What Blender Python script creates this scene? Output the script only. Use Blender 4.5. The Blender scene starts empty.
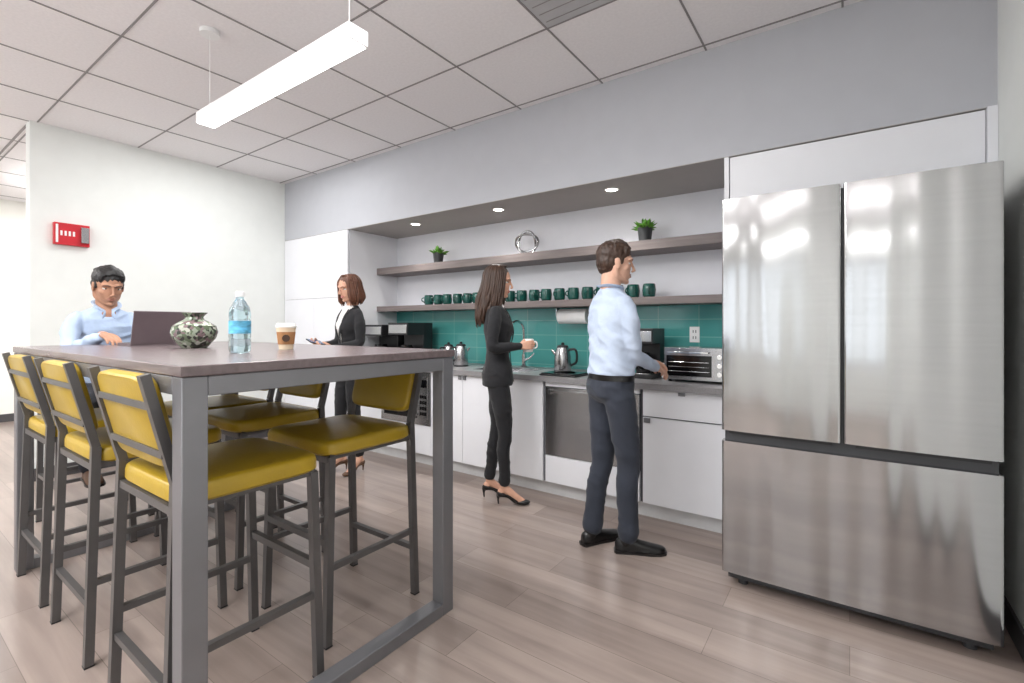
import bpy, math, random, time
from mathutils import Vector, Matrix, noise
from mathutils.bvhtree import BVHTree
random.seed(7)
SC = bpy.context.scene
SC.view_settings.view_transform = 'Standard'
COL = SC.collection
R = math.radians

# ------------------------------------------------------------ materials
def lin(c):
    out = []
    for v in c:
        v = v/255.0
        out.append(v/12.92 if v <= 0.04045 else ((v+0.055)/1.055)**2.4)
    return out+[1.0]

def setin(b, names, val):
    for n in names:
        if n in b.inputs:
            b.inputs[n].default_value = val
            return

def mat(name, c, rough=0.5, metal=0.0, var=0.06, vscale=(8, 8, 8), bump=0.0, bscale=60, trans=0.0, ior=1.45,
        emit=None, estr=0.0, coat=0.0, spec=None, sheen=0.0):
    m = bpy.data.materials.new(name)
    m.use_nodes = True
    nt = m.node_tree
    b = nt.nodes['Principled BSDF']
    tc = nt.nodes.new('ShaderNodeTexCoord')
    mp = nt.nodes.new('ShaderNodeMapping')
    mp.inputs['Scale'].default_value = vscale
    nt.links.new(tc.outputs['Object'], mp.inputs['Vector'])
    nz = nt.nodes.new('ShaderNodeTexNoise')
    nz.inputs['Scale'].default_value = 1.0
    nz.inputs['Detail'].default_value = 4
    nt.links.new(mp.outputs[0], nz.inputs['Vector'])
    rp = nt.nodes.new('ShaderNodeValToRGB')
    l = lin(c)
    rp.color_ramp.elements[0].position = 0.3
    rp.color_ramp.elements[1].position = 0.7
    rp.color_ramp.elements[0].color = [min(1, x*(1-var)) for x in l[:3]]+[1]
    rp.color_ramp.elements[1].color = [min(1, x*(1+var)) for x in l[:3]]+[1]
    nt.links.new(nz.outputs[0], rp.inputs[0])
    nt.links.new(rp.outputs[0], b.inputs['Base Color'])
    b.inputs['Roughness'].default_value = rough
    b.inputs['Metallic'].default_value = metal
    if trans: setin(b, ['Transmission Weight'], trans); b.inputs['IOR'].default_value = ior
    if coat: setin(b, ['Coat Weight'], coat)
    if sheen: setin(b, ['Sheen Weight'], sheen)
    if spec is not None: setin(b, ['Specular IOR Level'], spec)
    if emit: setin(b, ['Emission Color'], lin(emit)); setin(b, ['Emission Strength'], estr)
    if bump:
        n2 = nt.nodes.new('ShaderNodeTexNoise')
        n2.inputs['Scale'].default_value = bscale
        n2.inputs['Detail'].default_value = 3
        nt.links.new(tc.outputs['Object'], n2.inputs['Vector'])
        bp = nt.nodes.new('ShaderNodeBump')
        bp.inputs['Strength'].default_value = bump
        bp.inputs['Distance'].default_value = 0.01
        nt.links.new(n2.outputs[0], bp.inputs['Height'])
        nt.links.new(bp.outputs[0], b.inputs['Normal'])
    return m

def steel(name, c=(190, 190, 190), rough=0.28):
    m = mat(name, c, rough, 1.0, 0.02, (3, 3, 60))
    nt = m.node_tree; b = nt.nodes['Principled BSDF']
    setin(b, ['Anisotropic'], 0.75)
    tg = nt.nodes.new('ShaderNodeTangent')
    tg.direction_type = 'RADIAL'; tg.axis = 'Z'
    nt.links.new(tg.outputs[0], b.inputs['Tangent'])
    tc = nt.nodes.new('ShaderNodeTexCoord'); mp = nt.nodes.new('ShaderNodeMapping')
    mp.inputs['Scale'].default_value = (5.5, 5.5, 0.35)
    nz = nt.nodes.new('ShaderNodeTexNoise'); nz.inputs['Scale'].default_value = 1.0; nz.inputs['Detail'].default_value = 1
    bp = nt.nodes.new('ShaderNodeBump'); bp.inputs['Strength'].default_value = 0.9; bp.inputs['Distance'].default_value = 0.035
    nt.links.new(tc.outputs['Object'], mp.inputs[0]); nt.links.new(mp.outputs[0], nz.inputs['Vector'])
    nt.links.new(nz.outputs[0], bp.inputs['Height']); nt.links.new(bp.outputs[0], b.inputs['Normal'])
    return m

M = {}
M['wall'] = mat('wall_paint', (236, 239, 236), 0.85, var=0.015, bump=0.03, bscale=200)
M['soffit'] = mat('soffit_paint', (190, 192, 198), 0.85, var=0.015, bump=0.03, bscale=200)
M['niche'] = mat('niche_paint', (230, 231, 237), 0.85, var=0.015)
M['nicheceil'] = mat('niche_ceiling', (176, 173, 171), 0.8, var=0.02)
M['corr'] = mat('corridor_paint', (240, 239, 232), 0.85, var=0.01)
M['tile'] = mat('ceiling_tile', (240, 237, 238), 0.95, var=0.03, vscale=(60, 60, 60), bump=0.12, bscale=260)
M['grid'] = mat('ceiling_grid_metal', (142, 138, 138), 0.6)
M['vent'] = mat('vent_grey', (184, 184, 186), 0.6)
M['cab'] = mat('cabinet_white', (236, 237, 242), 0.35, var=0.01)
M['gap'] = mat('cabinet_gap', (90, 90, 95), 0.8)
M['kick'] = mat('toe_kick', (205, 205, 206), 0.5)
M['counter'] = mat('countertop_quartz', (140, 138, 140), 0.3, var=0.12, vscale=(120, 120, 120))
M['shelf'] = mat('shelf_wood', (116, 106, 104), 0.5, var=0.18, vscale=(3, 50, 50), bump=0.05)
M['tabletop'] = mat('tabletop_laminate', (108, 96, 97), 0.26, var=0.15, vscale=(3, 45, 40))
M['frame'] = mat('grey_steel_frame', (128, 128, 132), 0.38, 0.5, var=0.04)
M['stoolmetal'] = mat('stool_gunmetal', (100, 98, 98), 0.4, 0.5, var=0.06)
M['yellow'] = mat('yellow_vinyl', (174, 144, 34), 0.34, var=0.06, bump=0.08, bscale=90)
M['steel'] = steel('brushed_steel', (180, 180, 181), 0.15)
M['steel2'] = mat('steel_plain', (182, 182, 184), 0.25, 1.0)
M['chrome'] = mat('chrome', (220, 220, 222), 0.08, 1.0)
M['dark'] = mat('dark_plastic', (30, 30, 33), 0.4)
M['black'] = mat('black_gloss', (14, 14, 16), 0.12)
M['darkgrey'] = mat('fridge_side', (56, 57, 60), 0.5)
M['white'] = mat('white_plastic', (240, 240, 240), 0.4, var=0.01)
M['red'] = mat('alarm_red', (200, 20, 38), 0.4)
M['mug'] = mat('mug_green', (14, 72, 65), 0.2, var=0.25, vscale=(30, 30, 30))
M['base'] = mat('baseboard_dark', (74, 72, 74), 0.5)
M['leaf'] = mat('leaf_green', (88, 142, 46), 0.5, var=0.4, vscale=(40, 40, 40))
M['pot'] = mat('pot_dark', (48, 50, 52), 0.5)
M['glow'] = mat('lamp_glow', (255, 255, 255), 0.5, emit=(255, 253, 250), estr=6)
M['glow2'] = mat('downlight_glow', (255, 255, 255), 0.5, emit=(255, 246, 232), estr=14)
M['laptop'] = mat('laptop_alu', (122, 110, 114), 0.35, 0.6)
M['screen'] = mat('screen', (40, 50, 70), 0.2, emit=(120, 150, 200), estr=0.4)
M['paper'] = mat('paper_cup', (226, 206, 178), 0.7, var=0.03)
M['sleeve'] = mat('cup_sleeve', (170, 122, 80), 0.8, var=0.12, vscale=(60, 60, 5))
M['ink'] = mat('cup_print', (70, 48, 34), 0.7)
M['lid'] = mat('cup_lid', (238, 234, 228), 0.4)
M['water'] = mat('bottle_pet', (212, 235, 242), 0.05, trans=0.85, ior=1.33, var=0.02)
M['label'] = mat('bottle_label', (96, 176, 214), 0.4, var=0.5, vscale=(25, 25, 60))
M['towel'] = mat('paper_towel', (244, 244, 244), 0.9, bump=0.2, bscale=120)
M['skinA'] = mat('skin_tan', (174, 130, 106), 0.5, var=0.06, vscale=(25, 25, 25), spec=0.3)
M['skinB'] = mat('skin_light', (214, 170, 148), 0.5, var=0.06, vscale=(25, 25, 25), spec=0.3)
M['skinC'] = mat('skin_warm', (212, 164, 140), 0.5, var=0.06, vscale=(25, 25, 25), spec=0.3)
M['lipM'] = mat('lips_m', (160, 106, 92), 0.4)
M['lipF'] = mat('lips_f', (180, 78, 76), 0.35)
M['hairblk'] = mat('hair_black', (19, 17, 17), 0.45, var=0.4, vscale=(120, 120, 20), bump=0.3, bscale=160)
M['hairbrn'] = mat('hair_brown', (62, 42, 31), 0.42, var=0.4, vscale=(120, 120, 12), bump=0.3, bscale=160)
M['hairaub'] = mat('hair_auburn', (100, 60, 41), 0.4, var=0.45, vscale=(120, 120, 12), bump=0.3, bscale=160)
M['shirt'] = mat('shirt_light_blue', (172, 189, 214), 0.8, var=0.05, vscale=(10, 10, 6), bump=0.6, bscale=18)
M['shirtw'] = mat('shirt_pale_blue', (190, 203, 224), 0.8, var=0.05, vscale=(10, 10, 6), bump=0.6, bscale=18)
M['suit'] = mat('suit_black', (25, 25, 29), 0.85, var=0.15, bump=0.5, bscale=16, sheen=0.1)
M['pantsN'] = mat('trousers_slate', (45, 50, 62), 0.85, var=0.1, bump=0.5, bscale=12, sheen=0.1)
M['pantsD'] = mat('trousers_dark', (36, 38, 46), 0.85, var=0.1, bump=0.5, bscale=12)
M['blouse'] = mat('blouse_white', (226, 222, 220), 0.8)
M['shoeblk'] = mat('shoe_black', (20, 19, 20), 0.3)
M['shoebrn'] = mat('shoe_brown', (96, 68, 48), 0.5)
M['eyew'] = mat('eye_white', (222, 219, 215), 0.2)
M['eyed'] = mat('eye_iris', (46, 28, 18), 0.15)
M['teethw'] = mat('teeth', (236, 232, 224), 0.3)

def tealmat():
    m = mat('teal_tile', (38, 138, 128), 0.18, var=0.05)
    nt = m.node_tree; b = nt.nodes['Principled BSDF']
    tc = nt.nodes.new('ShaderNodeTexCoord'); sx = nt.nodes.new('ShaderNodeSeparateXYZ'); cx = nt.nodes.new('ShaderNodeCombineXYZ')
    nt.links.new(tc.outputs['Object'], sx.inputs[0])
    nt.links.new(sx.outputs['X'], cx.inputs['X']); nt.links.new(sx.outputs['Z'], cx.inputs['Y'])
    br = nt.nodes.new('ShaderNodeTexBrick')
    br.offset = 0.0
    br.inputs['Scale'].default_value = 1.0
    br.inputs['Brick Width'].default_value = 0.30
    br.inputs['Row Height'].default_value = 0.13
    br.inputs['Mortar Size'].default_value = 0.0025
    br.inputs['Color1'].default_value = lin((84, 162, 157)); br.inputs['Color2'].default_value = lin((74, 152, 148))
    br.inputs['Mortar'].default_value = lin((126, 182, 177))
    nt.links.new(cx.outputs[0], br.inputs['Vector']); nt.links.new(br.outputs[0], b.inputs['Base Color'])
    return m
M['teal'] = tealmat()

def floormat():
    m = mat('floor_planks', (180, 160, 150), 0.28)
    nt = m.node_tree; b = nt.nodes['Principled BSDF']
    tc = nt.nodes.new('ShaderNodeTexCoord')
    br = nt.nodes.new('ShaderNodeTexBrick')
    br.offset = 0.37
    br.inputs['Scale'].default_value = 1.0
    br.inputs['Brick Width'].default_value = 1.25
    br.inputs['Row Height'].default_value = 0.19
    br.inputs['Mortar Size'].default_value = 0.0012
    br.inputs['Color1'].default_value = lin((168, 153, 145)); br.inputs['Color2'].default_value = lin((140, 126, 119))
    br.inputs['Mortar'].default_value = lin((116, 103, 96))
    nt.links.new(tc.outputs['Object'], br.inputs['Vector'])
    mp = nt.nodes.new('ShaderNodeMapping'); mp.inputs['Scale'].default_value = (1.3, 16, 1)
    nz = nt.nodes.new('ShaderNodeTexNoise'); nz.inputs['Scale'].default_value = 1.0; nz.inputs['Detail'].default_value = 6
    nz.inputs['Distortion'].default_value = 0.4
    nt.links.new(tc.outputs['Object'], mp.inputs[0]); nt.links.new(mp.outputs[0], nz.inputs['Vector'])
    rp = nt.nodes.new('ShaderNodeValToRGB')
    rp.color_ramp.elements[0].position = 0.25; rp.color_ramp.elements[0].color = (0.72, 0.71, 0.71, 1)
    rp.color_ramp.elements[1].position = 0.75; rp.color_ramp.elements[1].color = (1.12, 1.12, 1.12, 1)
    nt.links.new(nz.outputs[0], rp.inputs[0])
    mx = nt.nodes.new('ShaderNodeMixRGB'); mx.blend_type = 'MULTIPLY'; mx.inputs[0].default_value = 1.0
    nt.links.new(br.outputs[0], mx.inputs[1]); nt.links.new(rp.outputs[0], mx.inputs[2])
    nt.links.new(mx.outputs[0], b.inputs['Base Color'])
    return m
M['floor'] = floormat()

def vasemat():
    m = mat('mosaic_glass', (90, 110, 80), 0.15)
    nt = m.node_tree; b = nt.nodes['Principled BSDF']
    tc = nt.nodes.new('ShaderNodeTexCoord')
    vo = nt.nodes.new('ShaderNodeTexVoronoi'); vo.inputs['Scale'].default_value = 70
    nt.links.new(tc.outputs['Object'], vo.inputs['Vector'])
    sp = nt.nodes.new('ShaderNodeSeparateColor'); nt.links.new(vo.outputs['Color'], sp.inputs[0])
    rp = nt.nodes.new('ShaderNodeValToRGB'); rp.color_ramp.interpolation = 'CONSTANT'
    cs = [(0, (60, 62, 56)), (0.22, (138, 148, 130)), (0.45, (96, 108, 86)), (0.68, (176, 178, 166)), (0.8, (116, 98, 100))]
    e = rp.color_ramp.elements
    e[0].position = 0; e[0].color = lin(cs[0][1]); e[1].position = cs[1][0]; e[1].color = lin(cs[1][1])
    for p, c in cs[2:]:
        k = e.new(p); k.color = lin(c)
    nt.links.new(sp.outputs[0], rp.inputs[0]); nt.links.new(rp.outputs[0], b.inputs['Base Color'])
    return m
M['vase'] = vasemat()

# ------------------------------------------------------------ mesh builder
def catmull(P, k=6):
    P = [Vector(p) for p in P]
    if len(P) < 3: 
        return [P[0].lerp(P[-1], i/k) for i in range(k+1)], [i/k for i in range(k+1)]
    out = []; ts = []
    n = len(P)
    for i in range(n-1):
        p0 = P[i-1] if i > 0 else P[0]*2-P[1]
        p1, p2 = P[i], P[i+1]
        p3 = P[i+2] if i+2 < n else P[-1]*2-P[-2]
        for j in range(k):
            t = j/k
            out.append(0.5*((2*p1)+(-p0+p2)*t+(2*p0-5*p1+4*p2-p3)*t*t+(-p0+3*p1-3*p2+p3)*t*t*t)); ts.append(i+t)
    out.append(P[-1]); ts.append(n-1)
    return out, ts

class B:
    def __init__(s):
        s.v = []; s.f = []; s.m = []; s.mi = 0; s.M = Matrix.Identity(4)
    def add(s, vs, fs):
        o = len(s.v)
        s.v += [s.M @ Vector(p) for p in vs]
        for f in fs:
            s.f.append([i+o for i in f]); s.m.append(s.mi)
        return s
    def box(s, x0, x1, y0, y1, z0, z1):
        vs = [(x, y, z) for x in (x0, x1) for y in (y0, y1) for z in (z0, z1)]
        fs = [(0, 1, 3, 2), (4, 6, 7, 5), (0, 4, 5, 1), (2, 3, 7, 6), (0, 2, 6, 4), (1, 5, 7, 3)]
        return s.add(vs, fs)
    def bar(s, p0, p1, w, h, up=(0, 0, 1)):
        p0 = Vector(p0); p1 = Vector(p1); d = (p1-p0).normalized(); up = Vector(up)
        if abs(d.dot(up)) > 0.98: up = Vector((0, 1, 0))
        a = d.cross(up).normalized(); b = a.cross(d).normalized()
        vs = []
        for p in (p0, p1):
            for sa, sb in ((-1, -1), (1, -1), (1, 1), (-1, 1)):
                vs.append(p+a*sa*w/2+b*sb*h/2)
        return s.add(vs, [(3, 2, 1, 0), (4, 5, 6, 7), (0, 1, 5, 4), (1, 2, 6, 5), (2, 3, 7, 6), (3, 0, 4, 7)])
    def rings(s, rings, closed_caps=True):
        n = len(rings[0]); vs = [p for r in rings for p in r]; fs = []
        for i in range(len(rings)-1):
            for j in range(n):
                a = i*n+j; b = i*n+(j+1) % n
                fs.append((a, b, b+n, a+n))
        if closed_caps:
            fs.append(tuple(range(n-1, -1, -1))); fs.append(tuple(range((len(rings)-1)*n, len(rings)*n)))
        return s.add(vs, fs)
    def cyl(s, p0, p1, r0, r1=None, n=24):
        r1 = r0 if r1 is None else r1
        p0 = Vector(p0); p1 = Vector(p1); d = (p1-p0).normalized()
        a = d.orthogonal().normalized(); b = d.cross(a)
        rg = [[p+(a*math.cos(t)+b*math.sin(t))*r for t in [2*math.pi*i/n for i in range(n)]] for p, r in ((p0, r0), (p1, r1))]
        return s.rings(rg)
    def lathe(s, prof, c=(0, 0, 0), n=36):
        c = Vector(c)
        rg = [[c+Vector((r*math.cos(2*math.pi*i/n), r*math.sin(2*math.pi*i/n), z)) for i in range(n)] for r, z in prof]
        return s.rings(rg)
    def loft(s, rs, n=28, e=2.3):
        rg = []
        for z, cx, hx, hy in rs:
            r = []
            for i in range(n):
                t = 2*math.pi*i/n; c = math.cos(t); q = math.sin(t)
                r.append((cx+hx*math.copysign(abs(c)**(2/e), c), hy*math.copysign(abs(q)**(2/e), q), z))
            rg.append(r)
        return s.rings(rg)
    def tube(s, pts, rad, n=12, k=5, flat=1.0, cap=True, upv=None):
        P, ts = catmull(pts, k)
        m = len(pts)
        def rr(t):
            i = min(int(t), m-2); f = t-i; f = f*f*(3-2*f)*0.5+f*0.5
            return rad[i]*(1-f)+rad[i+1]*f
        rg = []
        N = len(P)
        tans = []
        for i in range(N):
            a = P[max(0, i-1)]; b = P[min(N-1, i+1)]
            tans.append((b-a).normalized())
        u = Vector(upv) if upv else tans[0].orthogonal()
        for i in range(N):
            d = tans[i]; u = (u-d*u.dot(d))
            if u.length < 1e-6: u = d.orthogonal()
            u.normalize(); w = d.cross(u)
            r = rr(ts[i])
            def ring(p, q):
                return [p+(u*math.cos(t)*flat+w*math.sin(t))*q for t in [2*math.pi*j/n for j in range(n)]]
            if i == 0 and cap:
                for a in (80, 55, 28):
                    rg.append(ring(P[i]-d*r*math.sin(R(a)), r*math.cos(R(a))))
            rg.append(ring(P[i], r))
            if i == N-1 and cap:
                for a in (28, 55, 80):
                    rg.append(ring(P[i]+d*r*math.sin(R(a)), r*math.cos(R(a))))
        return s.rings(rg)
    def ell(s, c, r, rot=None, n=20, m=12):
        c = Vector(c)
        if not hasattr(r, '__len__'): r = (r, r, r)
        Q = rot or Matrix.Identity(3)
        rg = []
        for i in range(1, m):
            ph = math.pi*i/m
            rg.append([c+Q @ Vector((r[0]*math.sin(ph)*math.cos(t), r[1]*math.sin(ph)*math.sin(t), -r[2]*math.cos(ph)))
                       for t in [2*math.pi*j/n for j in range(n)]])
        return s.rings(rg)
    def obj(s, name, mats, parent=None, smooth=True, bevel=0, angle=35, sub=0):
        me = bpy.data.meshes.new(name)
        me.from_pydata([tuple(p) for p in s.v], [], s.f)
        for m in mats: me.materials.append(m)
        me.polygons.foreach_set('material_index', s.m)
        me.update()
        if smooth:
            me.shade_smooth()
            me.set_sharp_from_angle(angle=R(angle))
        ob = bpy.data.objects.new(name, me); COL.objects.link(ob)
        if parent: ob.parent = parent
        if bevel:
            bv = ob.modifiers.new('bevel', 'BEVEL'); bv.width = bevel; bv.segments = 2; bv.limit_method = 'ANGLE'; bv.angle_limit = R(40)
        return ob

def voxel(b, name, mats, size, smooth=3, parent=None, matfn=None, disp=0, dscale=20, fold=0):
    me = bpy.data.meshes.new(name+'_t'); me.from_pydata([tuple(p) for p in b.v], [], b.f); me.update()
    t = bpy.data.objects.new(name+'_t', me); COL.objects.link(t)
    r = t.modifiers.new('r', 'REMESH'); r.mode = 'VOXEL'; r.voxel_size = size
    if smooth:
        q = t.modifiers.new('s', 'SMOOTH'); q.factor = 0.5; q.iterations = smooth
    dg = bpy.context.evaluated_depsgraph_get()
    m2 = bpy.data.meshes.new_from_object(t.evaluated_get(dg))
    bpy.data.objects.remove(t); bpy.data.meshes.remove(me)
    m2.name = name
    m2.materials.clear()
    for m in mats: m2.materials.append(m)
    if disp or fold:
        m2.update()
        nn = [v.normal.copy() for v in m2.vertices]
        for v, nr in zip(m2.vertices, nn):
            c = v.co
            d = 0
            if disp: d += disp*noise.noise(Vector((c.x*dscale, c.y*dscale, c.z*dscale*0.6)))
            if fold:
                # soft cloth folds: ridged noise, stretched diagonally
                q = noise.noise(Vector((c.x*7+c.z*4, c.y*7-c.z*3, c.z*13+c.x*5)))
                d += fold*(0.35-min(abs(q)*2.4, 1.0))
            v.co = c+nr*d
    if matfn:
        for p in m2.polygons:
            p.material_index = matfn(p.center, p.normal)
    m2.shade_smooth()
    ob = bpy.data.objects.new(name, m2); COL.objects.link(ob)
    if parent: ob.parent = parent
    return ob

def empty(name, loc=(0, 0, 0), rz=0, scale=1):
    e = bpy.data.objects.new(name, None); COL.objects.link(e)
    e.empty_display_size = 0.1
    e.location = loc; e.rotation_euler = (0, 0, rz); e.scale = (scale,)*3
    return e

# ------------------------------------------------------------ people
def ik(a, c, l1, l2, hint):
    a = Vector(a); c = Vector(c); d = c-a; L = min(d.length, (l1+l2)*.999); u = d.normalized()
    x = (l1*l1-l2*l2+L*L)/(2*L); h = math.sqrt(max(0, l1*l1-x*x))
    hv = Vector(hint); hv = hv-u*hv.dot(u); hv.normalize()
    return a+u*x+hv*h, a+u*L

def frame(x, z):
    x = Vector(x).normalized(); z = Vector(z); z = (z-x*z.dot(x)).normalized(); y = z.cross(x)
    m = Matrix.Identity(4)
    for i in range(3): m[i][0] = x[i]; m[i][1] = y[i]; m[i][2] = z[i]
    return m

def hand(parent, name, W, fdir, back, right, curl, thumb=0.3, skin=None, s=1.0):
    b = B(); Mx = Matrix.Translation(W) @ frame(fdir, back)
    sy = 1 if right else -1
    Mx = Mx @ Matrix.Diagonal((s, s, s, 1))
    b.M = Mx
    kn = [(.088, .028), (.092, .0095), (.087, -.0095), (.079, -.027)]
    ln = [.070, .078, .072, .056]
    b.tube([(-.03, 0, 0), (0, 0, 0), (.03, .0, 0)], [.025, .025, .022], n=14, flat=.8, upv=(0, 0, 1))
    for (kx, ky), L, i in zip(kn, ln, range(4)):
        b.tube([(.0, ky*.45*sy, 0), (kx*.5, ky*.8*sy, .002), (kx, ky*sy, 0)], [.015, .0135, .0105], n=10, k=4)
        p = Vector((kx, ky*sy, 0)); a = 0; pts = [p]; 
        for f, q in ((.45, .8), (.31, 1.1), (.24, .8)):
            a += curl[i]*q
            p = p+Vector((math.cos(a), ky*sy*(.0 if curl[i] > .4 else .6), -math.sin(a)))*L*f
            pts.append(p)
        b.tube(pts, [.0098, .009, .0082, .0066], n=10, k=4)
    b.ell((.045, 0, -.004), (.04, .032, .013))
    t = thumb
    b.tube([(.012, .016*sy, -.006), (.04, (.042)*sy, -.012-.012*t), (.068, (.052-.012*t)*sy, -.016-.03*t), (.09, (.05-.03*t)*sy, -.02-.042*t)], [.015, .0125, .0105, .0082], n=10, k=4)
    voxel(b, name, [skin], .0032*s, 1, parent)
    return Mx

def shoe_m(parent, A, yaw, skin, smat, side):
    b = B(); b.M = Matrix.Translation((A[0], A[1], A[2]-.085)) @ Matrix.Rotation(yaw, 4, 'Z')
    rs = []
    for x, w, h, z0 in ((-.072, .018, .045, .012), (-.062, .030, .062, .010), (-.03, .035, .078, .008), (.02, .036, .078, .008), (.07, .041, .058, .010), (.12, .046, .044, .010), (.165, .043, .034, .011), (.19, .032, .026, .013), (.203, .014, .016, .015)):
        r = []
        for i in range(20):
            t = 2*math.pi*i/20; zz = math.sin(t)
            r.append((x, w*math.cos(t)*(1 if zz < 0 else .9), z0+h*(.5+.5*zz) if zz > -.3 else z0+h*.35*(1+zz)*.5))
        rs.append(r)
    b.rings(rs)
    b.tube([(-.015, 0, .06), (-.015, 0, .10)], [.038, .036], n=14, k=2)
    b.mi = 1
    out = [(-.078, .02), (-.065, .034), (-.02, .037), (.03, .037), (.08, .044), (.125, .049), (.17, .045), (.198, .032), (.21, .014)]
    ring = [(x, w) for x, w in out]+[(x, -w) for x, w in reversed(out)]
    b.rings([[(x, y, 0) for x, y in ring], [(x, y, .014) for x, y in ring]])
    b.box(-.072, -.01, -.032, .032, -.0, .016)
    b.obj('shoe_'+side, [smat, M['shoeblk']], parent, angle=50)

def shoe_f(parent, A, yaw, skin, smat, side):
    b = B(); b.M = Matrix.Translation((A[0], A[1], A[2]-.145)) @ Matrix.Rotation(yaw, 4, 'Z')
    b.tube([(0, 0, .17), (0, 0, .13), (.03, 0, .10), (.085, 0, .055), (.125, 0, .03), (.165, 0, .018)], [.031, .030, .032, .030, .027, .016], n=14, flat=1)
    b.ell((-.022, 0, .095), (.03, .028, .03))
    voxel(b, 'foot_'+side, [skin], .005, 2, parent)
    b2 = B(); b2.M = b.M
    b2.ell((-.026, 0, .082), (.034, .0315, .028))
    b2.tube([(-.03, 0, .068), (.03, 0, .06), (.085, 0, .022), (.13, 0, .016), (.175, 0, .015)], [.022, .024, .028, .032, .016], n=14, flat=.5, upv=(0, 0, 1))
    b2.ell((.142, 0, .02), (.055, .036, .0195))
    for yy in (-.026, .026): b2.tube([(-.03, yy, .085), (.03, yy*1.08, .075), (.10, yy*1.2, .032)], [.006]*3, n=8)
    b2.tube([(-.045, 0, .07), (-.047, 0, .035), (-.045, 0, .006)], [.017, .008, .006], n=10)
    voxel(b2, 'pump_'+side, [smat], .004, 1, parent)

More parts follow.
